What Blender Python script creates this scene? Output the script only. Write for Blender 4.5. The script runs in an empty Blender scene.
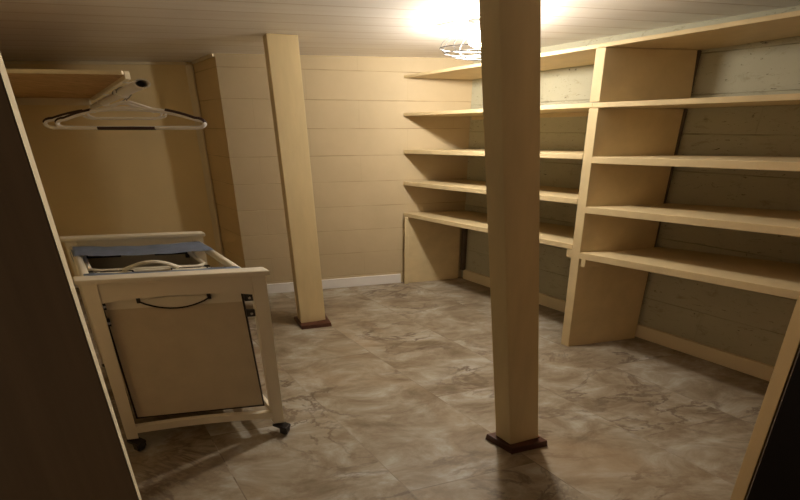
import bpy, bmesh, math, random
from mathutils import Vector, Matrix
random.seed(4)
C = bpy.context.scene.collection
R = math.radians

# ------------------------------------------------------------------ camera, world, exposure
cam_data = bpy.data.cameras.new('camera')
cam_data.sensor_width = 36.0
cam_data.lens = 36.0 * 365.0 / 800.0
cam_data.clip_start = 0.02
cam = bpy.data.objects.new('camera', cam_data)
cam.location = (0, 0, 1.5)
cam.rotation_euler = (R(90) - math.atan(123.0 / 365.0), 0, 0)
C.objects.link(cam)
bpy.context.scene.camera = cam

world = bpy.data.worlds.new('world')
bpy.context.scene.world = world
world.use_nodes = True
bg = world.node_tree.nodes['Background']
bg.inputs[0].default_value = (1.0, 0.80, 0.56, 1)
bg.inputs[1].default_value = 0.055

vs = bpy.context.scene.view_settings
vs.view_transform = 'Standard'
vs.look = 'None'
vs.gamma = 1.0
vs.use_curve_mapping = False
vs.exposure = 0.0

BULB_STRENGTH = 730.0

# ------------------------------------------------------------------ materials
def mat_new(name):
    m = bpy.data.materials.new(name); m.use_nodes = True
    nt = m.node_tree
    return m, nt, nt.nodes['Principled BSDF']

def ramp(nt, fac, stops):
    r = nt.nodes.new('ShaderNodeValToRGB')
    els = r.color_ramp.elements
    while len(els) < len(stops): els.new(0.5)
    for e, (p, c) in zip(els, stops):
        e.position = p; e.color = (c[0], c[1], c[2], 1)
    nt.links.new(fac, r.inputs[0])
    return r.outputs[0]

def noise(nt, scale, detail=4, rough=0.55, vec=None, stretch=None, dist=0.0):
    n = nt.nodes.new('ShaderNodeTexNoise')
    n.inputs['Scale'].default_value = scale
    n.inputs['Detail'].default_value = detail
    n.inputs['Roughness'].default_value = rough
    n.inputs['Distortion'].default_value = dist
    if vec is None:
        t = nt.nodes.new('ShaderNodeTexCoord'); vec = t.outputs['Object']
    if stretch:
        mp = nt.nodes.new('ShaderNodeMapping'); mp.inputs['Scale'].default_value = stretch
        nt.links.new(vec, mp.inputs[0]); vec = mp.outputs[0]
    nt.links.new(vec, n.inputs['Vector'])
    return n.outputs['Fac']

def mixc(nt, fac, a, b, mode='MIX'):
    m = nt.nodes.new('ShaderNodeMix'); m.data_type = 'RGBA'; m.blend_type = mode
    for s, v in ((m.inputs[0], fac), (m.inputs[6], a), (m.inputs[7], b)):
        if hasattr(v, 'is_linked') or hasattr(v, 'links'): nt.links.new(v, s)
        elif isinstance(v, (int, float)): s.default_value = v
        else: s.default_value = (v[0], v[1], v[2], 1)
    return m.outputs[2]

def bump(nt, bsdf, height, strength=0.3, distance=0.01):
    b = nt.nodes.new('ShaderNodeBump')
    b.inputs['Strength'].default_value = strength
    b.inputs['Distance'].default_value = distance
    nt.links.new(height, b.inputs['Height'])
    nt.links.new(b.outputs[0], bsdf.inputs['Normal'])

def paint(name, col, var=0.08, rough=0.55, scale=6, bump_s=0.15, spec=0.4, stretch=None, metallic=0.0):
    m, nt, b = mat_new(name)
    f = noise(nt, scale, stretch=stretch)
    lo = [c * (1 - var) for c in col]; hi = [min(1, c * (1 + var)) for c in col]
    nt.links.new(ramp(nt, f, [(0.3, lo), (0.7, hi)]), b.inputs['Base Color'])
    b.inputs['Roughness'].default_value = rough
    b.inputs['Specular IOR Level'].default_value = spec
    b.inputs['Metallic'].default_value = metallic
    if bump_s: bump(nt, b, noise(nt, 90, 3), bump_s, 0.002)
    return m

def masonry(name, col, mortar, row=0.228, width=0.86, shift=0.119, stain=None, bump_s=0.5, patch=0.0):
    """painted concrete block: courses from the wall's own metric uv (along, height)"""
    m, nt, b = mat_new(name)
    uv = nt.nodes.new('ShaderNodeUVMap')
    mp = nt.nodes.new('ShaderNodeMapping'); mp.inputs['Location'].default_value = (0.2, -shift, 0)
    nt.links.new(uv.outputs[0], mp.inputs[0])
    br = nt.nodes.new('ShaderNodeTexBrick')
    br.inputs['Scale'].default_value = 1.0
    br.inputs['Row Height'].default_value = row
    br.inputs['Brick Width'].default_value = width
    br.inputs['Mortar Size'].default_value = 0.0035
    br.inputs['Mortar Smooth'].default_value = 0.7
    br.inputs['Color1'].default_value = (0, 0, 0, 1); br.inputs['Color2'].default_value = (0.12, 0.12, 0.12, 1)
    br.inputs['Mortar'].default_value = (1, 1, 1, 1)
    nt.links.new(mp.outputs[0], br.inputs['Vector'])
    # joints are filled with paint here and there, so that the line comes and goes
    gaps = ramp(nt, noise(nt, 3.5, 2, vec=uv.outputs[0]), [(0.38, (0.25,) * 3), (0.62, (1,) * 3)])
    # courses read strongly, the upright joints are almost painted over
    sp = nt.nodes.new('ShaderNodeSeparateXYZ'); nt.links.new(mp.outputs[0], sp.inputs[0])
    def mth(op, a, bb=None, clamp=False):
        n = nt.nodes.new('ShaderNodeMath'); n.operation = op; n.use_clamp = clamp
        for i, v in enumerate((a, bb)):
            if v is None: continue
            if isinstance(v, (int, float)): n.inputs[i].default_value = v
            else: nt.links.new(v, n.inputs[i])
        return n.outputs[0]
    wob = mth('MULTIPLY', mth('SUBTRACT', noise(nt, 2.5, 3, vec=uv.outputs[0]), 0.5), 0.02)
    fr = mth('FRACT', mth('ADD', mth('DIVIDE', sp.outputs[1], row), wob))
    dd = mth('ABSOLUTE', mth('SUBTRACT', fr, 0.5))
    hl = mth('MULTIPLY', mth('SUBTRACT', dd, 0.484), 90.0, True)
    up = mth('MULTIPLY', br.outputs['Fac'], 0.22)
    jf = mixc(nt, 1.0, mth('MAXIMUM', hl, up), gaps, 'MULTIPLY')
    f = noise(nt, 2.2, 6, 0.6, vec=uv.outputs[0])
    base = ramp(nt, f, [(0.3, [c * 0.93 for c in col]), (0.7, [min(1, c * 1.05) for c in col])])
    if stain:
        g = noise(nt, 9, 8, 0.72, vec=uv.outputs[0], stretch=(1.0, 1.8, 1), dist=0.6)
        s = ramp(nt, g, [(0.56, (0, 0, 0)), (0.72, (0.8, 0.8, 0.8))])
        base = mixc(nt, s, base, stain)
        g2 = noise(nt, 26, 5, 0.8, vec=uv.outputs[0], stretch=(0.6, 1.6, 1), dist=1.2)
        s2 = ramp(nt, g2, [(0.615, (0, 0, 0)), (0.66, (1, 1, 1))])
        base = mixc(nt, s2, base, [c * 0.35 for c in stain])
    colr = mixc(nt, jf, base, mortar)
    nt.links.new(colr, b.inputs['Base Color'])
    b.inputs['Roughness'].default_value = 0.6
    b.inputs['Specular IOR Level'].default_value = 0.3
    inv = nt.nodes.new('ShaderNodeMath'); inv.operation = 'MULTIPLY'; inv.inputs[1].default_value = -1.0
    nt.links.new(jf, inv.inputs[0])
    ad = nt.nodes.new('ShaderNodeMath'); ad.operation = 'MULTIPLY_ADD'
    ad.inputs[1].default_value = 0.35
    nt.links.new(noise(nt, 14, 6, 0.65, vec=uv.outputs[0]), ad.inputs[0]); nt.links.new(inv.outputs[0], ad.inputs[2])
    bump(nt, b, ad.outputs[0], bump_s, 0.008)
    return m

M = {}
M['block'] = masonry('cream_painted_block', (0.51, 0.405, 0.25), (0.32, 0.235, 0.13))
M['block_grey'] = masonry('whitewashed_block', (0.46, 0.44, 0.32), (0.30, 0.28, 0.18), shift=0.09,
                          stain=(0.27, 0.22, 0.13), bump_s=0.8)
M['block_side'] = masonry('pier_side_block', (0.76, 0.58, 0.31), (0.42, 0.28, 0.12), bump_s=0.7)
M['drywall'] = paint('golden_wall_paint', (0.86, 0.70, 0.40), 0.04, 0.6, 2, 0.08)
M['post'] = paint('cream_post_paint', (0.67, 0.53, 0.295), 0.06, 0.5, 5, 0.2, stretch=(3, 3, 0.6))
M['shelf'] = paint('cream_shelf_paint', (0.60, 0.475, 0.27), 0.07, 0.5, 4, 0.25, stretch=(2, 2, 2))
M['trim_white'] = paint('white_baseboard_paint', (0.78, 0.75, 0.72), 0.03, 0.4, 4, 0.05)
M['trim_cream'] = paint('cream_trim_paint', (0.82, 0.71, 0.50), 0.05, 0.5, 4, 0.1)
M['jamb'] = paint('tan_jamb_paint', (0.30, 0.19, 0.075), 0.08, 0.55, 5, 0.15)
M['panel_dark'] = paint('dark_brown_panel', (0.40, 0.26, 0.15), 0.10, 0.5, 3, 0.1, stretch=(8, 8, 0.4))
M['hall_black'] = paint('near_black_hall_side', (0.035, 0.022, 0.015), 0.1, 0.5, 3, 0.05)
M['gap_dark'] = paint('dark_brown_gap_fill', (0.10, 0.07, 0.045), 0.2, 0.7, 8, 0.2)  # dark tone of the strips set in the shelving gaps
M['brown_wood'] = paint('dark_red_brown_wood', (0.085, 0.03, 0.015), 0.2, 0.4, 8, 0.1)
M['hamper'] = paint('white_hamper_lacquer', (0.84, 0.77, 0.63), 0.02, 0.32, 4, 0.0, 0.5)
M['canvas'] = paint('beige_canvas', (0.64, 0.55, 0.40), 0.05, 0.85, 9, 0.3, 0.15)
M['canvas_light'] = paint('pale_canvas_band', (0.84, 0.78, 0.64), 0.04, 0.85, 9, 0.3, 0.15)
M['blue_cloth'] = paint('blue_grey_cloth', (0.36, 0.42, 0.56), 0.12, 0.9, 14, 0.3, 0.1)
M['black'] = paint('black_plastic', (0.018, 0.015, 0.014), 0.1, 0.35, 8, 0.0, 0.5)
M['piping'] = paint('dark_piping', (0.03, 0.02, 0.015), 0.1, 0.7, 8, 0.0, 0.2)
M['white_tube'] = paint('white_plastic_tube', (0.84, 0.80, 0.76), 0.03, 0.3, 6, 0.0, 0.5)
M['grip'] = paint('dark_brown_grip', (0.05, 0.025, 0.02), 0.1, 0.6, 8, 0.0, 0.3)
M['chrome'] = paint('bright_steel', (0.72, 0.72, 0.74), 0.03, 0.25, 6, 0.0, 0.5, metallic=1.0)
M['steel'] = paint('galvanised_steel', (0.55, 0.53, 0.50), 0.08, 0.4, 6, 0.0, 0.5, metallic=0.8)
M['cage'] = paint('grey_cage_wire', (0.10, 0.10, 0.105), 0.05, 0.5, 6, 0.0, 0.4, metallic=0.0)
M['hook_steel'] = paint('dull_hook_steel', (0.22, 0.21, 0.20), 0.05, 0.4, 6, 0.0, 0.5, metallic=0.5)
M['socket'] = paint('grey_porcelain', (0.40, 0.37, 0.34), 0.05, 0.4, 6, 0.0, 0.5)

def mat_plywood():
    m, nt, b = mat_new('bare_plywood')
    g = noise(nt, 3.0, 8, 0.6, stretch=(7, 1.3, 1), dist=1.6)
    c = ramp(nt, g, [(0.30, (0.34, 0.18, 0.06)), (0.45, (0.52, 0.31, 0.12)), (0.62, (0.64, 0.41, 0.18)), (0.8, (0.72, 0.49, 0.24))])
    nt.links.new(c, b.inputs['Base Color']); b.inputs['Roughness'].default_value = 0.6
    return m
M['plywood'] = mat_plywood()

def mat_ceiling():
    m, nt, b = mat_new('white_plank_ceiling')
    uv = nt.nodes.new('ShaderNodeUVMap')
    sp = nt.nodes.new('ShaderNodeSeparateXYZ'); nt.links.new(uv.outputs[0], sp.inputs[0])
    def mth(op, a, bb=None, clamp=False):
        n = nt.nodes.new('ShaderNodeMath'); n.operation = op; n.use_clamp = clamp
        for i, v in enumerate((a, bb)):
            if v is None: continue
            if isinstance(v, (int, float)): n.inputs[i].default_value = v
            else: nt.links.new(v, n.inputs[i])
        return n.outputs[0]
    w = 0.165
    t = mth('FRACT', mth('DIVIDE', sp.outputs[1], w))
    d = mth('ABSOLUTE', mth('SUBTRACT', t, 0.5))            # .5 at the groove
    g = mth('MULTIPLY', mth('SUBTRACT', d, 0.455), 22.0, True)
    cell = mth('FLOOR', mth('DIVIDE', sp.outputs[1], w))
    wn = nt.nodes.new('ShaderNodeTexWhiteNoise'); wn.noise_dimensions = '1D'; nt.links.new(cell, wn.inputs['W'])
    base = ramp(nt, wn.outputs['Value'], [(0.0, (0.85, 0.81, 0.77)), (1.0, (0.90, 0.87, 0.84))])
    st = noise(nt, 3.0, 4, vec=uv.outputs[0], stretch=(0.35, 5, 1))
    base = mixc(nt, ramp(nt, st, [(0.35, (0.0,) * 3), (0.75, (0.30,) * 3)]), base, (0.66, 0.58, 0.50))
    nt.links.new(mixc(nt, g, base, (0.62, 0.54, 0.46)), b.inputs['Base Color'])
    b.inputs['Roughness'].default_value = 0.45
    b.inputs['Specular IOR Level'].default_value = 0.6
    bump(nt, b, mth('MULTIPLY', g, -1.0), 0.5, 0.006)
    return m
M['ceiling'] = mat_ceiling()

def mat_floor():
    m, nt, b = mat_new('marbled_vinyl_tile')
    uv = nt.nodes.new('ShaderNodeUVMap')          # u along the tile, v across (rows 0.61 m)
    br = nt.nodes.new('ShaderNodeTexBrick')
    br.inputs['Scale'].default_value = 1.0
    br.inputs['Row Height'].default_value = 0.61
    br.inputs['Brick Width'].default_value = 1.22
    br.inputs['Mortar Size'].default_value = 0.003
    br.inputs['Mortar Smooth'].default_value = 0.3
    br.inputs['Color1'].default_value = (0, 0, 0, 1); br.inputs['Color2'].default_value = (1, 1, 1, 1)
    br.inputs['Mortar'].default_value = (0.5, 0.5, 0.5, 1)
    nt.links.new(uv.outputs[0], br.inputs['Vector'])
    off = nt.nodes.new('ShaderNodeVectorMath'); off.operation = 'MULTIPLY_ADD'
    off.inputs[1].default_value = (7, 3, 5)
    nt.links.new(br.outputs['Color'], off.inputs[0])
    tc = nt.nodes.new('ShaderNodeTexCoord')
    nt.links.new(uv.outputs[0], off.inputs[2])
    v = off.outputs[0]
    cloud = noise(nt, 3.2, 9, 0.68, vec=v, dist=0.45, stretch=(1.8, 0.95, 1))
    base = ramp(nt, cloud, [(0.33, (0.18, 0.135, 0.083)), (0.45, (0.265, 0.21, 0.143)), (0.54, (0.345, 0.295, 0.22)), (0.67, (0.47, 0.44, 0.385))])
    vn = noise(nt, 2.1, 9, 0.62, vec=v, dist=0.7, stretch=(1.9, 0.9, 1))
    band = ramp(nt, vn, [(0.47, (0,) * 3), (0.496, (0.9,) * 3), (0.504, (0.9,) * 3), (0.535, (0,) * 3)])
    mask = ramp(nt, noise(nt, 1.7, 3, vec=v), [(0.42, (0,) * 3), (0.62, (1,) * 3)])
    f = mixc(nt, 1.0, band, mask, 'MULTIPLY')
    base = mixc(nt, f, base, (0.13, 0.09, 0.06))
    sf = nt.nodes.new('ShaderNodeMath'); sf.operation = 'MULTIPLY'
    nt.links.new(br.outputs['Fac'], sf.inputs[0])
    nt.links.new(ramp(nt, noise(nt, 1.1, 2), [(0.42, (0.18,) * 3), (0.6, (0.75,) * 3)]), sf.inputs[1]); sf = sf.outputs[0]
    rust = ramp(nt, noise(nt, 1.5, 5, 0.6, vec=v, dist=0.8), [(0.55, (0,) * 3), (0.8, (0.55,) * 3)])
    base = mixc(nt, rust, base, (0.38, 0.27, 0.16))
    nt.links.new(mixc(nt, sf, base, (0.17, 0.12, 0.08)), b.inputs['Base Color'])
    b.inputs['Roughness'].default_value = 0.5
    b.inputs['Specular IOR Level'].default_value = 0.35
    bump(nt, b, noise(nt, 30, 4, vec=v), 0.1, 0.002)
    return m
M['floor'] = mat_floor()

def mat_emit(name, col, s):
    m = bpy.data.materials.new(name); m.use_nodes = True
    nt = m.node_tree; nt.nodes.clear()
    e = nt.nodes.new('ShaderNodeEmission'); o = nt.nodes.new('ShaderNodeOutputMaterial')
    # a faint frosting gradient keeps the glass procedural without changing its light
    e.inputs[0].default_value = (*col, 1); e.inputs[1].default_value = s
    nt.links.new(e.outputs[0], o.inputs[0])
    return m
M['bulb'] = mat_emit('lit_bulb_glass', (1.0, 0.92, 0.80), BULB_STRENGTH)

# ------------------------------------------------------------------ mesh helpers
def new_bm(): return bmesh.new()

def finish(name, bm, m, parent=None, smooth=False, bevel=0.0, loc=None):
    if bevel > 0:
        bmesh.ops.remove_doubles(bm, verts=bm.verts, dist=1e-5)
        es = [e for e in bm.edges if len(e.link_faces) == 2 and e.calc_face_angle(0) > 0.5]
        bmesh.ops.bevel(bm, geom=es, offset=bevel, segments=2, profile=0.6, affect='EDGES', clamp_overlap=True)
    bmesh.ops.recalc_face_normals(bm, faces=bm.faces)
    me = bpy.data.meshes.new(name)
    if smooth:
        for f in bm.faces: f.smooth = True
    bm.to_mesh(me); bm.free()
    me.materials.append(m)
    o = bpy.data.objects.new(name, me); C.objects.link(o)
    if parent:
        o.parent = parent
        p = parent; off = Vector((0, 0, 0))
        while p: off += p.location; p = p.parent
        me.transform(Matrix.Translation(-off))
    return o

def prism(bm, bot, top):
    """solid between two matching rings of 3-D points (plan corners in order)"""
    vb = [bm.verts.new(p) for p in bot]; vt = [bm.verts.new(p) for p in top]
    n = len(vb)
    bm.faces.new(vb[::-1]); bm.faces.new(vt)
    for i in range(n):
        bm.faces.new((vb[i], vb[(i + 1) % n], vt[(i + 1) % n], vt[i]))

def slab(bm, plan, z0, z1):
    z0s = z0 if isinstance(z0, (list, tuple)) else [z0] * len(plan)
    z1s = z1 if isinstance(z1, (list, tuple)) else [z1] * len(plan)
    prism(bm, [(p[0], p[1], z) for p, z in zip(plan, z0s)], [(p[0], p[1], z) for p, z in zip(plan, z1s)])

def tube(bm, pts, r, n=10, closed=False, radii=None):
    pts = [Vector(p) for p in pts]
    k = len(pts); rings = []
    up = Vector((0, 0, 1)); prev = None
    for i, p in enumerate(pts):
        if closed: t = (pts[(i + 1) % k] - pts[i - 1])
        elif i == 0: t = pts[1] - pts[0]
        elif i == k - 1: t = pts[-1] - pts[-2]
        else: t = pts[i + 1] - pts[i - 1]
        t.normalize()
        a = prev if prev is not None else (up if abs(t.dot(up)) < 0.95 else Vector((1, 0, 0)))
        a = (a - t * a.dot(t)); a.normalize(); prev = a
        b = t.cross(a)
        rr = radii[i] if radii else r
        rings.append([bm.verts.new(p + (a * math.cos(2 * math.pi * j / n) + b * math.sin(2 * math.pi * j / n)) * rr) for j in range(n)])
    m = k if closed else k - 1
    for i in range(m):
        A = rings[i]; B = rings[(i + 1) % k]
        for j in range(n):
            bm.faces.new((A[j], A[(j + 1) % n], B[(j + 1) % n], B[j]))
    if not closed:
        bm.faces.new(rings[0][::-1]); bm.faces.new(rings[-1])

def lathe(bm, prof, center, n=24, sx=1.0, sy=1.0, cap=True):
    cx, cy, cz = center; rings = []
    for r, z in prof:
        rings.append([bm.verts.new((cx + sx * r * math.cos(2 * math.pi * j / n), cy + sy * r * math.sin(2 * math.pi * j / n), cz + z)) for j in range(n)])
    for A, B in zip(rings, rings[1:]):
        for j in range(n): bm.faces.new((A[j], A[(j + 1) % n], B[(j + 1) % n], B[j]))
    if cap: bm.faces.new(rings[0][::-1]); bm.faces.new(rings[-1])

def add_uv(o, fn):
    me = o.data
    uv = me.uv_layers.new(name='UVMap')
    for l in me.loops:
        uv.data[l.index].uv = fn(me.vertices[l.vertex_index].co)

def tag(o, label, cat, group=None):
    o['label'] = label; o['category'] = cat
    if group: o['group'] = group
    return o

def empty(name, loc, label, cat, group=None):
    o = bpy.data.objects.new(name, None); C.objects.link(o)
    o.location = loc; o.empty_display_size = 0.1
    return tag(o, label, cat, group)

def struct(o): o['kind'] = 'structure'; return o

# ------------------------------------------------------------------ the room (plan, metres)
def zc(x): return 2.058 + 0.016 * x                       # old ceiling, dips slightly to the left
JL = (-0.676, 0.700); LF = (-1.45, 0.66); AL = (-3.45, 3.263); AR = (-1.79, 3.49)
PC = (-1.42, 3.13); BR = (0.645, 3.56); RF = (2.96, 1.262); JR = (0.985, 0.789)
AX = Vector((0.703, -0.711)); BX = Vector((0.978, 0.208))  # the two directions the room was laid out on

def wall(name, P, Q, th, m, z0=0.0, ends=0.0):
    """solid wall whose inner face runs P to Q with the room on its right"""
    P = Vector(P); Q = Vector(Q); d = (Q - P).normalized(); n = Vector((-d.y, d.x))
    P2 = P - d * ends; Q2 = Q + d * ends
    pl = [P, Q, Q2 + n * th, P2 + n * th]
    bm = new_bm(); slab(bm, pl, z0, [zc(p.x) for p in pl])
    o = struct(finish(name, bm, m))
    add_uv(o, lambda c: ((Vector((c.x, c.y)) - P).dot(d), c.z))
    return o

# going round clockwise seen from above: room on the right of each direction
wall('wall_left', LF, AL, 0.10, M['drywall'])
wall('wall_closet', AL, AR, 0.10, M['drywall'])
wall('wall_pier', AR, PC, 0.10, M['block_side'])
wall('wall_back', PC, BR, 0.10, M['block'])
wall('wall_right', BR, RF, 0.10, M['block_grey'])
wall('wall_front_right', RF, (JR[0] + 0.03, JR[1] + 0.006), -0.0 + 0.05, M['panel_dark'])
wall('wall_front_left', (JL[0] - 0.02, JL[1] - 0.004), LF, 0.02, M['panel_dark'])

def floor_like(name, z0f, z1f, m):
    pl = [(-1.55, -0.9), (-1.60, 0.56), (-3.62, 3.20), (-3.60, 3.45), (-1.80, 3.60), (-1.45, 3.24), (0.68, 3.68), (3.12, 1.26), (3.0, 1.10), (1.55, -0.9)]
    bm = new_bm(); slab(bm, pl, [z0f(p[0]) for p in pl], [z1f(p[0]) for p in pl])
    return struct(finish(name, bm, m))
fl = floor_like('floor', lambda x: -0.05, lambda x: 0.0, M['floor'])
A2 = (0.69, -0.724); B2 = (0.971, 0.239); DET = A2[0] * B2[1] - A2[1] * B2[0]
def floor_uv(c):
    t = (A2[0] * c.y - A2[1] * c.x) / DET
    s = (c.x * B2[1] - c.y * B2[0]) / DET
    return (s + 1.295 + 1.22 * 3, t - 0.965 + 0.61 * 5)
add_uv(fl, floor_uv)
ce = floor_like('ceiling', lambda x: zc(x), lambda x: zc(x) + 0.05, M['ceiling'])
cd = BX.normalized(); cn = Vector((-cd.y, cd.x))
add_uv(ce, lambda c: (cd.dot(Vector((c.x, c.y))), cn.dot(Vector((c.x, c.y))) + 5.03))

def strip(name, P, Q, th, z0, z1, m, ztop_follow=False):
    """board fixed to a wall face P-Q, standing th into the room (room on the right)"""
    P = Vector(P); Q = Vector(Q); d = (Q - P).normalized(); n = Vector((d.y, -d.x))
    pl = [P + n * 0.001, Q + n * 0.001, Q + n * th, P + n * th]
    bm = new_bm()
    if ztop_follow: slab(bm, pl, [zc(p.x) - z0 for p in pl], [zc(p.x) - z1 for p in pl])
    else: slab(bm, pl, z0, z1)
    return struct(finish(name, bm, m, bevel=0.002))
def lerp(P, Q, t): return (P[0] + (Q[0] - P[0]) * t, P[1] + (Q[1] - P[1]) * t)
strip('baseboard_back', lerp(PC, BR, 0.005), lerp(PC, BR, 0.69), 0.018, 0.001, 0.095, M['trim_white'])
strip('baseboard_right', lerp(BR, RF, 0.012), lerp(BR, RF, 0.92), 0.025, 0.001, 0.10, M['trim_cream'])
strip('baseboard_closet', lerp(AL, AR, 0.02), lerp(AL, AR, 0.98), 0.016, 0.001, 0.09, M['trim_white'])
strip('trim_1', lerp(AL, AR, 0.02), lerp(AL, AR, 0.975), 0.02, 0.022, 0.001, M['trim_cream'], True)
strip('trim_2', lerp(AR, PC, 0.08), lerp(AR, PC, 0.985), 0.018, 0.022, 0.001, M['trim_cream'], True)
# corner moulding where closet wall meets the pier
bm = new_bm()
cq = Vector(AR)
slab(bm, [cq + Vector((-0.045, -0.012)), cq + Vector((-0.040, -0.045)), cq + Vector((0.005, -0.042)), cq + Vector((0.018, -0.025)), cq + Vector((0.0, -0.005))], 0.001, 2.004)
struct(finish('trim_3', bm, M['trim_cream'], bevel=0.004))

# door opening: edge trim and jambs
bm = new_bm()
prism(bm, [(-0.6415, 0.660, 0), (-0.6733, 0.6970, 0), (-0.688, 0.712, 0), (-0.6800, 0.690, 0)],
          [(-0.6540, 0.655, zc(-.7)), (-0.6820, 0.6960, zc(-.7)), (-0.7076, 0.722, zc(-.7)), (-0.7000, 0.690, zc(-.7))])
struct(finish('trim_4', bm, M['trim_cream'], bevel=0.0015))
bm = new_bm()
prism(bm, [(1.000, 0.792, 0), (0.972, 0.735, 0), (1.06, 0.735, 0), (1.06, 0.80, 0)],
          [(0.910, 0.792, zc(1)), (0.882, 0.735, zc(1)), (1.13, 0.735, zc(1)), (1.13, 0.80, zc(1))])
struct(finish('trim_5', bm, M['jamb'], bevel=0.004))
bm = new_bm()
prism(bm, [(0.974, 0.732, 0), (0.925, 0.690, 0), (1.60, 0.690, 0), (1.60, 0.732, 0)],
          [(0.884, 0.732, zc(1)), (0.835, 0.690, zc(1)), (1.60, 0.690, zc(1)), (1.60, 0.732, zc(1))])
struct(finish('trim_6', bm, M['hall_black']))  # near-black hall side, right of the opening
# dark boarding of the hall side, left of the opening
bm = new_bm()
prism(bm, [(-0.6425, 0.6585, 0), (-0.682, 0.690, 0), (-1.50, 0.60, 0), (-1.50, 0.55, 0)],
          [(-0.6550, 0.6535, zc(-1)), (-0.700, 0.690, zc(-1)), (-1.50, 0.60, zc(-1)), (-1.50, 0.55, zc(-1))])
struct(finish('trim_7', bm, M['panel_dark']))

# ------------------------------------------------------------------ support posts
def post(base, ztop, lean, plate, label, h_plate):
    cx = sum(p[0] for p in base) / 4; cy = sum(p[1] for p in base) / 4
    root = empty('support_post', (cx, cy, 0), label, 'post', 'cream support posts')
    bm = new_bm()
    top = [(p[0] + lean[0], p[1] + lean[1], ztop) for p in base]
    prism(bm, [(p[0], p[1], 0.001) for p in base], top)
    finish('post_shaft', bm, M['post'], root, bevel=0.004)
    # dark moulding laid round the foot as four mitred lengths in one frame
    bm = new_bm()
    n = 4
    vi = [bm.verts.new((p[0], p[1], 0.001)) for p in base]; vo = [bm.verts.new((p[0], p[1], 0.001)) for p in plate]
    ti = [bm.verts.new((p[0], p[1], h_plate)) for p in base]; to = [bm.verts.new((p[0], p[1], h_plate)) for p in plate]
    for i in range(n):
        j = (i + 1) % n
        bm.faces.new((vo[i], vo[j], to[j], to[i])); bm.faces.new((to[i], to[j], ti[j], ti[i]))
        bm.faces.new((vi[i], vi[j], ti[j], ti[i])); bm.faces.new((vo[i], vo[j], vi[j], vi[i]))
    t = finish('foot_moulding', bm, M['brown_wood'], root, bevel=0.003)
    t['label'] = 'dark brown foot moulding'
    return root
post([(-0.780, 2.553), (-0.597, 2.603), (-0.650, 2.690), (-0.833, 2.640)], zc(-0.73) - 0.001, (-0.040, -0.012),
     [(-0.765, 2.503), (-0.545, 2.555), (-0.630, 2.720), (-0.868, 2.660)],
     'cream square wooden post nearer the back wall, left of centre', 0.03)
post([(0.541, 1.382), (0.692, 1.423), (0.636, 1.481), (0.485, 1.440)], zc(0.3) - 0.001, (-0.238, 0.0),
     [(0.541, 1.358), (0.727, 1.405), (0.642, 1.500), (0.437, 1.447)],
     'nearest cream square post, leaning slightly, in front of the shelves', 0.035)

# ------------------------------------------------------------------ built-in shelving along the right wall
SH = empty('built_in_shelving', (1.2, 2.3, 0), 'cream painted open wooden shelving built along the whole right wall', 'shelving')
F0 = Vector((0.005, 3.452)); FD = Vector((1.905 - 0.005, 1.585 - 3.452)).normalized()   # front edge line
def front(s): return F0 + FD * s
W0 = Vector(BR); WD = (Vector(RF) - W0).normalized(); WN = Vector((WD.y, -WD.x))
def back(s, gap=0.004): return W0 + WD * s + WN * gap
def fx(x): return (x - F0.x) / FD.x
sDL = fx(1.160); sDR = fx(1.197); sEnd = 3.15
bDL = 1.53; bDR = 1.60
BWL = Vector(PC); BWD = (Vector(BR) - BWL).normalized()
fl_s = 0.040
cFL = front(fl_s)
cBL = W0 + WN * 0.005 - BWD * 0.01 + Vector((0, -0.012))
rows1 = [(1.918, 1.949, 0.022), (1.617, 1.636, 0.026), (1.305, 1.343, 0.034), (1.020, 1.062, 0.036), (0.722, 0.756, 0.036)]
rows2 = [(1.949, 1.980, 0.022), (1.636, 1.642, 0.028), (1.328, 1.354, 0.040), (1.018, 1.062, 0.042), (0.712, 0.762, 0.044)]
def xl(z): return -0.046 * z / 1.94   # the divider leans a little as it rises
for i, ((z0, z1, t), (y0, y1, t2)) in enumerate(zip(rows1, rows2)):
    dz = 0.018 - z1 * 0.035
    over = 0.018 if i < 2 else -0.0015                     # the two highest boards meet in front of the divider
    pl = [cFL, front(sDL + dz + over), back(bDL + (0.05 if i < 2 else 0.0)), cBL]
    bm = new_bm(); slab(bm, pl, [z0 - t, z1 - t, z1 - t, z0 - t], [z0, z1, z1, z0])
    finish('shelf_board', bm, M['shelf'], SH, bevel=0.003)
    pl = [front((sDL + dz + over + 0.0005) if i < 2 else (sDR + dz + 0.0015)), front(sEnd), back(sEnd - 0.62), back(bDR + (-0.04 if i < 2 else 0.03))]
    ze = y0 + (y1 - y0) * 1.35
    bm = new_bm(); slab(bm, pl, [y0 - t2, ze - t2, ze - t2, y0 - t2], [y0, ze, ze, y0])
    finish('shelf_board', bm, M['shelf'], SH, bevel=0.003)
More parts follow.
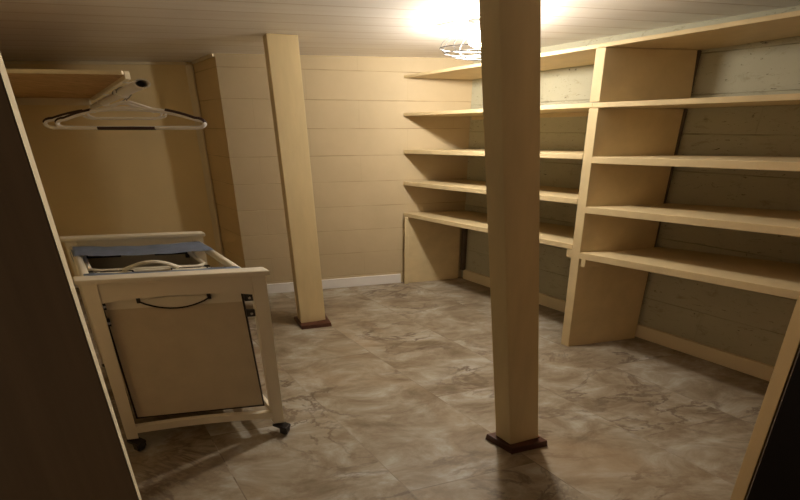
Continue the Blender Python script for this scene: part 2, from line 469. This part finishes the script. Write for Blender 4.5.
# divider: a panel between each pair of boards, with a batten on its front edge
def dfront(z, s): return front(s + (0.018 - z * 0.035))
for za, zb in ((0.001, 1.605), (1.640, 1.926)):
    f0a, f1a, f0b, f1b = dfront(za, sDL), dfront(za, sDR), dfront(zb, sDL), dfront(zb, sDR)
    def bk(s, g=0.055): return W0 + WD * s + WN * g
    b1 = bk(bDR + 0.02); b0 = bk(bDR - 0.035)
    bm = new_bm()
    prism(bm, [(f0a.x, f0a.y, za), (f1a.x, f1a.y, za), (b1.x, b1.y, za), (b0.x, b0.y, za)],
              [(f0b.x, f0b.y, zb), (f1b.x, f1b.y, zb), (b1.x - 0.02 , b1.y + 0.01, zb), (b0.x - 0.02, b0.y + 0.01, zb)])
    finish('divider_panel', bm, M['shelf'], SH, bevel=0.002)
    bm = new_bm()     # dark strip filling the gap between panel and wall
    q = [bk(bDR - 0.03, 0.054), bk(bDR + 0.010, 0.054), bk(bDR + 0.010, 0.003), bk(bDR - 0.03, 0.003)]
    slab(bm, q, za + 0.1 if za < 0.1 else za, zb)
    st = finish('dark_strip', bm, M['gap_dark'], SH); st['label'] = 'dark strip behind the divider'
# short cleats either side of the divider under the lowest boards
for s0, s1, z in ((sDL - 0.045, sDL - 0.002, 0.718), (sDR + 0.004, sDR + 0.03, 0.672)):
    q = [front(s0 + 0.005), front(s1 + 0.005), front(s1 + 0.005) + BX * 0.30, front(s0 + 0.005) + BX * 0.30]
    bm = new_bm(); slab(bm, q, z - 0.055, z)
    finish('cleat', bm, M['shelf'], SH, bevel=0.002)
# left end panel below the lowest board, against the back wall
n = Vector((BWD.y, -BWD.x))
e0 = cFL + Vector((0.004, -0.012)); e1 = cBL + Vector((-0.03, 0.0)) 
pl = [e0 + n * 0.022, e1 + n * 0.022, e1 + n * 0.004, e0 + n * 0.004]
bm = new_bm(); slab(bm, pl, 0.001, 0.688); finish('end_panel', bm, M['shelf'], SH, bevel=0.002)
pl = [e0 + n * 0.04, e0 + n * 0.04 + BWD * 0.035, e0 + n * 0.022 + BWD * 0.035, e0 + n * 0.022]
bm = new_bm(); slab(bm, pl, 0.001, 0.684); finish('end_batten', bm, M['shelf'], SH, bevel=0.002)
# dark strip standing in for the dark gap in the corner by the end panel
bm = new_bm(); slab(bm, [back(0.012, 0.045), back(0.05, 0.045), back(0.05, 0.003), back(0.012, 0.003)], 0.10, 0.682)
st = finish('dark_strip', bm, M['gap_dark'], SH); st['label'] = 'dark strip standing for the dark gap in the far corner'
# far right end upright (just out of the picture, carries the right bay)
q = [front(sEnd - 0.01), front(sEnd + 0.03), back(sEnd - 0.57, 0.03), back(sEnd - 0.61, 0.03)]
bm = new_bm(); slab(bm, q, 0.001, 1.955); finish('end_upright', bm, M['shelf'], SH, bevel=0.002)
# wall cleats under the boards at the back
for (z0, z1, t) in rows1[1:]:
    a, b = back(0.03), back(bDL - 0.02); n2 = WN * 0.018
    bm = new_bm(); slab(bm, [a + n2, b + n2, b, a], [z0 - t - 0.03, z1 - t - 0.03] + [z1 - t - 0.03, z0 - t - 0.03], [z0 - t - .001, z1 - t - .001, z1 - t - .001, z0 - t - .001])
    finish('wall_cleat', bm, M['shelf'], SH, bevel=0.001)

# ------------------------------------------------------------------ caged ceiling light
LX, LY = 0.450, 2.30; ZC = zc(LX)
LT = empty('caged_ceiling_light', (LX, LY, ZC), 'lit bare bulb in a wire cage hanging under the ceiling behind the nearest post', 'ceiling light')
bm = new_bm()
pl = [(LX - 0.250, LY + 0.12), (LX - 0.03, LY - 0.07), (LX + 0.250, LY + 0.04), (LX + 0.03, LY + 0.22)]
slab(bm, pl, ZC - 0.009, ZC - 0.003)
finish('mounting_plate', bm, M['steel'], LT, bevel=0.002)
bm = new_bm()
lathe(bm, [(0.026, -0.018), (0.030, -0.010), (0.030, 0.010), (0.040, 0.020), (0.044, 0.040)], (LX, LY, ZC - 0.050), 24, 1.7, 1.0)
finish('socket', bm, M['socket'], LT, smooth=True)
bm = new_bm()
prof = [(0.0005, -0.048), (0.020, -0.044), (0.034, -0.032), (0.039, -0.014), (0.035, 0.006), (0.026, 0.020), (0.020, 0.030)]
lathe(bm, prof, (LX, LY, ZC - 0.096), 24, 1.8, 1.0)
finish('bulb', bm, M['bulb'], LT, smooth=True)
def sup(r, z, a): return (LX + 1.95 * r * math.cos(a), LY + r * math.sin(a), ZC + z)
bm = new_bm()
cage = [(0.036, -0.040), (0.060, -0.060), (0.092, -0.092), (0.112, -0.125), (0.117, -0.148), (0.106, -0.170), (0.078, -0.190), (0.042, -0.202), (0.0, -0.206)]
for k in range(10):
    a = math.pi * 2 * k / 10 + 0.15
    tube(bm, [sup(r, z, a) for r, z in cage], 0.0018, 6)
for r, z in ((0.036, -0.040), (0.117, -0.148), (0.103, -0.173), (0.070, -0.194)):
    tube(bm, [sup(r, z, 2 * math.pi * j / 40) for j in range(40)], 0.0022, 6, closed=True)
finish('wire_cage', bm, M['cage'], LT, smooth=True)

# ------------------------------------------------------------------ closet shelf, rod and hangers
n2 = Vector((0.703, 0.711))
CS = empty('closet_shelf', (-1.9, 2.5, 1.74), 'bare wooden closet shelf under the ceiling at the left wall', 'shelf')
SF = Vector((-1.30, 1.895))                    # near right corner of the shelf
SB = Vector((-2.635, 3.355))
WLn = (Vector(AL) - Vector(LF)).normalized(); WLr = Vector((WLn.y, -WLn.x))
def onleft(t): return Vector(LF) + (Vector(AL) - Vector(LF)) * t + WLr * 0.004
bm = new_bm()
SL = Vector((-2.07, 1.58)); SLB = Vector(AL) + WLr * 0.01 + Vector((0.012, -0.012))
SL = onleft(0.43)
slab(bm, [SF, SB, SLB, SL], 1.732, 1.752)
finish('board', bm, M['plywood'], CS)
bm = new_bm()
d = (SB - SF).normalized(); nn = Vector((d.y, -d.x))
slab(bm, [SF + nn * 0.022, SB + nn * 0.022 - d * 0.02, SB - d * 0.005, SF], 1.715, 1.750)
e = finish('edge_strip', bm, M['trim_cream'], CS, bevel=0.002); e['label'] = 'cream painted edge strip'
bm = new_bm()
f = (SL - SF).normalized(); g2 = Vector((f.y, -f.x))
slab(bm, [SF - g2 * 0.02, SF - g2 * 0.002, SL - g2 * 0.002 - f * .03, SL - g2 * 0.02 - f * .03], 1.733, 1.750)
bmesh.ops.recalc_face_normals(bm, faces=bm.faces)
finish('front_strip', bm, M['trim_cream'], CS, bevel=0.002)
bm = new_bm()   # cleat along the closet wall that carries the shelf
a = Vector(AR) + (Vector(AL) - Vector(AR)) * 0.515; b = Vector(AR) + (Vector(AL) - Vector(AR)) * 0.97
slab(bm, [a + Vector((0.0, -0.006)), b + Vector((0.0, -0.006)), b + Vector((0.003, -0.03)), a + Vector((0.003, -0.03))], 1.675, 1.731)
finish('wall_cleat', bm, M['trim_cream'], CS, bevel=0.002)

RODZ = 1.664
RN = Vector((-1.026, 1.588, RODZ)); RFa = Vector((-2.60, 3.325, RODZ))
rd = (RFa - RN).normalized()
ROD = empty('closet_rod', tuple(RN), 'white tubular clothes rod with an open end, under the closet shelf', 'clothes rod')
bm = new_bm(); 
# hollow tube: outer wall, inner wall, end ring
n_ = 24; ax = Vector((0, 0, 1)); bx_ = Vector((BX.x, BX.y, 0)).normalized()
def ring(p, r): return [bm.verts.new(p + (ax * math.cos(2 * math.pi * j / n_) + bx_ * 1.75 * math.sin(2 * math.pi * j / n_)) * r) for j in range(n_)]
o0, o1 = ring(RN, 0.018), ring(RFa, 0.018); i0, i1 = ring(RN, 0.0135), ring(RN + rd * 0.35, 0.0135)
for j in range(n_):
    k = (j + 1) % n_
    bm.faces.new((o0[j], o0[k], o1[k], o1[j])); bm.faces.new((i0[j], i0[k], i1[k], i1[j])); bm.faces.new((o0[j], o0[k], i0[k], i0[j]))
bm.faces.new(o1); bm.faces.new(i1)
finish('tube', bm, M['white_tube'], ROD, smooth=False)
bm = new_bm(); tube(bm, [RN + rd * 0.03, RN + rd * 0.10], 0.0125, 16)  # black core put in as the shade of the hollow rod end
pg = finish('recess_shade', bm, M['black'], ROD); pg['label'] = 'black core standing for the shade inside the open rod end'
for t in (0.24, 0.66):
    c = RN + (RFa - RN) * t
    bm = new_bm()
    tube(bm, [c + (ax * math.cos(u) + bx_ * 1.7 * math.sin(u)) * 0.0225 for u in [math.pi * (0.35 + 1.3 * q / 10) for q in range(11)]], 0.004, 6)
    q = c + (ax * math.cos(math.pi * 0.35) + bx_ * 1.7 * math.sin(math.pi * 0.35)) * 0.0225
    tube(bm, [q, Vector((q.x, q.y, 1.7145 if True else 0))], 0.004, 6)
    slabp = [Vector((q.x, q.y)) + v for v in (Vector((-.02, -.012)), Vector((.02, -.012)), Vector((.02, .012)), Vector((-.02, .012)))]
    slab(bm, slabp, 1.709, 1.7145)
    finish('rod_bracket', bm, M['white_tube'], ROD)

def hanger(p, w, yaw, label, droop=0.0):
    """tubular hanger: p = where it hangs on the rod; w = half width"""
    root = empty('clothes_hanger', tuple(p), label, 'hanger', 'hangers on the closet rod')
    hx = Vector((math.cos(yaw), math.sin(yaw), 0)); hz = Vector((0, 0, 1))
    def P(u, z): return p + hx * u + hz * z
    zb = -0.168; zs = -0.075
    out = []
    K = 14
    for i in range(K + 1):                       # right shoulder: centre to the tip, slightly convex
        t = i / K; out.append(P(w * 0.93 * t, zs - 0.052 * t ** 2.3))
    for i in range(1, 8):                        # rounded tip
        a = math.pi / 2 - math.pi * i / 8
        out.append(P(w * 0.93 + 0.045 * math.cos(a), (zs - 0.052 + zb) / 2 + (zs - 0.052 - zb) / 2 * math.sin(a)))
    out.append(P(w * 0.93, zb)); 
    for i in range(1, 8): out.append(P(w * 0.93 - w * 1.86 * i / 8, zb))
    left = [P(-((q - p).dot(hx)), (q - p).z) for q in out[:K + 8]][::-1]
    loop = out + left[:-1]
    bm = new_bm(); tube(bm, loop, 0.0090, 8, closed=True)
    # small raised centre and the accessory bar beneath it
    tube(bm, [P(-0.15, -0.088), P(-0.07, -0.062), P(-0.02, -0.046), P(0.02, -0.046), P(0.07, -0.062), P(0.15, -0.088)], 0.007, 8)
    tube(bm, [P(-0.22, -0.086), P(-0.20, -0.112), P(-0.17, -0.122), P(0.15, -0.122), P(0.18, -0.112), P(0.19, -0.086)], 0.006, 8)
    finish('frame', bm, M['white_tube'], root, smooth=True)
    # hook over the rod
    bm = new_bm()
    hk = [P(0.004, -0.046), P(0.004, -0.034), P(0.018, -0.026)]
    for i in range(9):
        a = -0.6 + math.pi * 1.25 * i / 8
        hk.append(P(0.0375 * math.cos(a), 0.0235 * math.sin(a)))
    tube(bm, hk, 0.0028, 8)
    h = finish('hook', bm, M['hook_steel'], root, smooth=True); h['label'] = 'grey steel swivel hook'
    def grip(a, b, up=0.0045):
        seg = [q + hz * up for q in a[b[0]:b[1]]]
        bm = new_bm(); tube(bm, seg, 0.0095, 8)
        g = finish('grip_pad', bm, M['grip'], root, smooth=True); g['label'] = 'dark non-slip pad'
    grip(out, (8, 19)); grip(left, (3, 14))
    bm = new_bm(); tube(bm, [P(-0.17, zb - 0.001), P(0.12, zb - 0.001)], 0.0096, 8)
    g = finish('grip_pad', bm, M['grip'], root, smooth=True); g['label'] = 'dark pad on the bottom bar'
    return root
h1 = RN + rd * 0.51; h2 = RN + rd * 0.66
hanger(h1 + Vector((0, 0, 0.0)), 0.350, R(1), 'white tubular hanger with dark pads, front one of the two on the rod')
hanger(h2 + Vector((0, 0, 0.0)), 0.385, R(6), 'white tubular hanger with dark pads, rear one of the two on the rod')

# ------------------------------------------------------------------ rolling laundry hamper
HO = Vector((-1.322, 1.383)); HF = Vector((0.990, 0.148)).normalized(); HG = Vector((-0.700, 0.715)).normalized()
HW = 0.738; HD = 0.87
HAM = empty('laundry_hamper', (HO.x, HO.y, 0), 'white framed rolling laundry hamper with beige bags and blue-grey top straps', 'laundry hamper')
def H(u, v): return HO + HF * u + HG * v
def hslab(bm, u0, u1, v0, v1, z0, z1): slab(bm, [H(u0, v0), H(u1, v0), H(u1, v1), H(u0, v1)], z0, z1)
LW = 0.062; LT_ = 0.035
for v0, nm in ((0.0, 'front'), (HD - LT_, 'back')):
    fr = []
    for s in (0, 1):
        bm = new_bm()
        a, b = (0.0, LW) if s == 0 else (HW - LW, HW)
        # legs taper on the inner side towards the floor
        ti = 0.010
        a2, b2 = (a, b - ti) if s == 0 else (a + ti, b)
        prism(bm, [(*H(a2, v0), 0.062), (*H(b2, v0), 0.062), (*H(b2, v0 + LT_), 0.062), (*H(a2, v0 + LT_), 0.062)],
                  [(*H(a, v0), 0.884), (*H(b, v0), 0.884), (*H(b, v0 + LT_), 0.884), (*H(a, v0 + LT_), 0.884)])
        finish('leg', bm, M['hamper'], HAM, bevel=0.004)
        uc = (a2 + b2) / 2; c = H(uc, v0 + LT_ / 2)
        cas = new_bm()
        # caster: fork plate, stem and wheel
        tube(cas, [(c.x, c.y, 0.050), (c.x, c.y, 0.0625)], 0.010, 10)
        wd = Vector((0.93, -0.36)); wn = Vector((-wd.y, wd.x)); wc = Vector((c.x, c.y)) + wd * 0.040
        slab(cas, [Vector((c.x, c.y)) - wd * 0.02 - wn * 0.018, wc + wd * 0.025 - wn * 0.018, wc + wd * 0.025 + wn * 0.018, Vector((c.x, c.y)) - wd * 0.02 + wn * 0.018], 0.040, 0.054)
        for sgn in (-1, 1):
            q = wc + wn * sgn * 0.018
            slab(cas, [q - wd * 0.016 - wn * 0.002, q + wd * 0.016 - wn * 0.002, q + wd * 0.016 + wn * 0.002, q - wd * 0.016 + wn * 0.002], 0.014, 0.048)
        co = finish('caster', cas, M['black'], HAM, bevel=0.001)
        w = new_bm()
        tube(w, [(*(wc - wn * 0.012), 0.024), (*(wc + wn * 0.012), 0.024)], 0.0235, 20)
        finish('wheel', w, M['black'], co, bevel=0.003)
    # apron with a shallow arch cut in its lower edge
    bm = new_bm(); N = 12; lo, hi = [], []
    for j in range(N + 1):
        u = LW + (HW - 2 * LW) * j / N
        arch = 0.020 * math.sin(math.pi * j / N) ** 0.6
        lo.append((u, 0.788 + arch)); hi.append((u, 0.884))
    for (ua, za), (ub, zb), (uc, _), (ud, _) in zip(lo, lo[1:], hi, hi[1:]):
        prism(bm, [(*H(ua, v0 + .006), za), (*H(ub, v0 + .006), zb), (*H(ub, v0 + .026), zb), (*H(ua, v0 + .026), za)],
                  [(*H(ua, v0 + .006), 0.8835), (*H(ub, v0 + .006), 0.8835), (*H(ub, v0 + .026), 0.8835), (*H(ua, v0 + .026), 0.8835)])
    finish('apron', bm, M['hamper'], HAM)
    bm = new_bm(); hslab(bm, -0.018, HW + 0.012, v0 - 0.018, v0 + 0.052, 0.884, 0.906)
    finish('top_rail', bm, M['hamper'], HAM, bevel=0.006)
    # bottom rail, arched on its top edge
    bm = new_bm()
    us = [LW - 0.01 + (HW - 2 * LW + 0.02) * j / N for j in range(N + 1)]
    ar = [0.012 * math.sin(math.pi * j / N) for j in range(N + 1)]
    for j in range(N):
        prism(bm, [(*H(us[j], v0 + .005), 0.092 + ar[j]), (*H(us[j + 1], v0 + .005), 0.092 + ar[j + 1]), (*H(us[j + 1], v0 + .030), 0.092 + ar[j + 1]), (*H(us[j], v0 + .030), 0.092 + ar[j])],
                  [(*H(us[j], v0 + .005), 0.130 + ar[j]), (*H(us[j + 1], v0 + .005), 0.130 + ar[j + 1]), (*H(us[j + 1], v0 + .030), 0.130 + ar[j + 1]), (*H(us[j], v0 + .030), 0.130 + ar[j])])
    finish('bottom_rail', bm, M['hamper'], HAM)
# side rails: round dowels at the top, flat stretchers at the bottom
for u in (0.035, HW - 0.035):
    bm = new_bm(); tube(bm, [(*H(u, 0.030), 0.840), (*H(u, HD - 0.030), 0.840)], 0.018, 14)
    finish('side_dowel', bm, M['hamper'], HAM, smooth=True)
    bm = new_bm(); hslab(bm, u - 0.011, u + 0.011, 0.033, HD - 0.033, 0.105, 0.140)
    finish('side_stretcher', bm, M['hamper'], HAM, bevel=0.003)
# blue-grey straps slung across the top, wrapped over both dowels
def strap(v0, v1, sag):
    bm = new_bm(); N = 16; a, b = [], []
    U0, U1 = 0.012, HW - 0.012
    prof = [(U0, 0.790), (U0 - 0.001, 0.827), (U0 + 0.006, 0.852), (U0 + 0.023, 0.861)]
    for j in range(1, N):
        t = j / N; prof.append((U0 + 0.023 + (U1 - U0 - 0.046) * t, 0.861 - sag * math.sin(math.pi * t)))
    prof += [(U1 - 0.023, 0.861), (U1 - 0.006, 0.852), (U1 + 0.001, 0.827), (U1, 0.790)]
    A = [[bm.verts.new((*H(u, v), z + 0.002 * math.sin(37 * u + 20 * v))) for v in (v0, (2 * v0 + v1) / 3, (v0 + 2 * v1) / 3, v1)] for u, z in prof]
    for p, q in zip(A, A[1:]):
        for k in range(3): bm.faces.new((p[k], p[k + 1], q[k + 1], q[k]))
    bmesh.ops.solidify(bm, geom=bm.faces[:], thickness=0.003)
    o = finish('cloth_strap', bm, M['blue_cloth'], HAM, smooth=True); o['label'] = 'blue-grey cloth strap'
strap(0.045, 0.235, 0.006); strap(HD - 0.29, HD - 0.07, 0.012)
# two canvas bags one behind the other
def bag(v0, v1, first):
    u0, u1 = LW - 0.002, HW - LW - 0.036
    zt, zb = 0.800, 0.155; th = 0.005; tp = 0.012
    bm = new_bm()
    def ringp(z, inset, off=0):
        k = (zt - z) / (zt - zb) * tp
        return [H(u0 + inset + k, v0 + inset + k * .3), H(u1 - inset + k * 2.2, v0 + inset + k * .3), H(u1 - inset + k * 2.2, v1 - inset - k * .3), H(u0 + inset + k, v1 - inset - k * .3)]
    zs = [zb, zb + 0.2, zb + 0.42, zt]
    O = [[bm.verts.new((*p, z)) for p in ringp(z, 0)] for z in zs]
    I = [[bm.verts.new((*p, z)) for p in ringp(z, th)] for z in [zb + th] + zs[1:]]
    for S in (O, I):
        for A, B in zip(S, S[1:]):
            for j in range(4): bm.faces.new((A[j], A[(j + 1) % 4], B[(j + 1) % 4], B[j]))
    bm.faces.new(O[0]); bm.faces.new(I[0])
    for j in range(4): bm.faces.new((O[-1][j], O[-1][(j + 1) % 4], I[-1][(j + 1) % 4], I[-1][j]))
    bg_ = finish('laundry_bag', bm, M['canvas'], HAM)
    # dark piping down the sides and along the bottom of the front
    bm = new_bm()
    r = ringp(zb, 0); rt = ringp(zt, 0)
    tube(bm, [(*rt[0], zt), (*r[0], zb), (*r[1], zb), (*rt[1], zt)], 0.0052, 6)
    tube(bm, [(*rt[3], zt), (*r[3], zb), (*r[2], zb), (*rt[2], zt)], 0.0052, 6)
    p = finish('piping', bm, M['piping'], bg_); p['label'] = 'dark piping'
    # thick hemmed rim on the wire frame
    bm = new_bm()
    rr = [H(u0 + .012, v0 + .010), H(u1 - .012, v0 + .010), H(u1 - .012, v1 - .010), H(u0 + .012, v1 - .010)]
    pts = []
    for q0, q1 in zip(rr, rr[1:] + rr[:1]):
        for k_ in range(6): pts.append((*(q0 + (q1 - q0) * (k_ + .5) / 6), zt + 0.004))
    tube(bm, pts, 0.011, 8, closed=True)
    finish('mouth_rim', bm, M['canvas_light'], bg_, smooth=True)
    # black-edged hem flaps folded over beside the rear handle
    for ua, ub in ((u0 + 0.03, u0 + 0.20), (u1 - 0.20, u1 - 0.03)):
        bm = new_bm(); slab(bm, [H(ua, v1 - .095), H(ub, v1 - .095), H(ub, v1 - .012), H(ua, v1 - .012)], zt + 0.006, zt + 0.012)
        ff = finish('hem_flap', bm, M['canvas_light'], bg_)
        bm = new_bm(); tube(bm, [(*H(ua, v1 - .095), zt + .010), (*H(ub, v1 - .095), zt + .010), (*H(ub, v1 - .012), zt + .010), (*H(ua, v1 - .012), zt + .010)], 0.0065, 6, closed=True)
        finish('flap_edging', bm, M['piping'], bg_)
    # pale band round the mouth
    bm = new_bm()
    e = 0.0035
    for z0_, z1_ in ((zt - 0.055, zt + 0.003),):
        ro = [H(u0 - 0.001, v0 - e), H(u1 + 0.001, v0 - e), H(u1 + 0.001, v0 - 0.0005), H(u0 - 0.001, v0 - 0.0005)]
        slab(bm, ro, z0_, z1_)
    bd = finish('mouth_band', bm, M['canvas_light'], bg_); bd['label'] = 'pale canvas band'
    # carrying handle drooping on the front: pale cloth loop edged in black, between two black tabs
    for v_, sg in ((v0 - 0.006, -1), (v1 + 0.004, 1)):
        um = (u0 + u1) / 2 + 0.002; hw = 0.145
        bm = new_bm(); N = 12
        up, dn = [], []
        for j in range(N + 1):
            t = j / N; u = um - hw + 2 * hw * t
            s_ = math.sin(math.pi * t)
            up.append((u, zt - 0.018 + 0.012 * s_)); dn.append((u, zt - 0.022 - 0.042 * s_ ** 0.8))
        if sg < 0:
            for (a, za), (b, zb_), (c, zc_), (d_, zd) in zip(dn, dn[1:], up, up[1:]):
                prism(bm, [(*H(a, v_ - .001), za), (*H(b, v_ - .001), zb_), (*H(b, v_ + .002), zb_), (*H(a, v_ + .002), za)],
                          [(*H(c, v_ - .004), zc_), (*H(d_, v_ - .004), zd), (*H(d_, v_ + .002), zd), (*H(c, v_ + .002), zc_)])
            finish('handle_cloth', bm, M['canvas_light'], bg_)
            bm = new_bm(); tube(bm, [(*H(u, v_ - 0.004), z) for u, z in dn], 0.0036, 6)
        else:
            bm = new_bm()
            tube(bm, [(*H(um - hw + 2 * hw * j / N, v_ - 0.05 * math.sin(math.pi * j / N)), zt + 0.004 + (0.058 if first else 0.012) * math.sin(math.pi * j / N)) for j in range(N + 1)], 0.010, 8)
        hd = finish('handle', bm, M['piping'] if sg < 0 else M['canvas_light'], bg_)
        for u in (um - hw, um + hw):
            bm = new_bm()
            slab(bm, [H(u - .008, v_ - .004), H(u + .008, v_ - .004), H(u + .008, v_ + .002), H(u - .008, v_ + .002)], zt - 0.030, zt + 0.004)
            finish('handle_tab', bm, M['black'], bg_)
    # black corner clips of the rim
    for u in (u0 + 0.012, u1 - 0.012):
        for v in (v0 + 0.010, v1 - 0.010):
            bm = new_bm(); slab(bm, [H(u - .012, v - .010), H(u + .012, v - .010), H(u + .012, v + .010), H(u - .012, v + .010)], zt - 0.04, zt + 0.008)
            finish('rim_clip', bm, M['black'], bg_, bevel=0.001)
bag(0.042, 0.425, True); bag(0.445, 0.825, False)
# black hinge fittings on the inner faces of the front legs
for u0_, u1_ in ((LW - 0.002, LW + 0.012), (HW - LW - 0.034, HW - LW + 0.002)):
    for z in (0.77, 0.69):
        bm = new_bm(); hslab(bm, u0_, u1_, 0.020, 0.036, z - 0.018, z + 0.018)
        finish('hinge', bm, M['black'], HAM, bevel=0.002)
        c = H((u0_ + u1_) / 2, 0.017)
        bm = new_bm(); tube(bm, [(*H((u0_ + u1_) / 2, 0.012), z), (*H((u0_ + u1_) / 2, 0.021), z)], 0.006, 10)
        finish('hinge_screw', bm, M['chrome'], HAM)
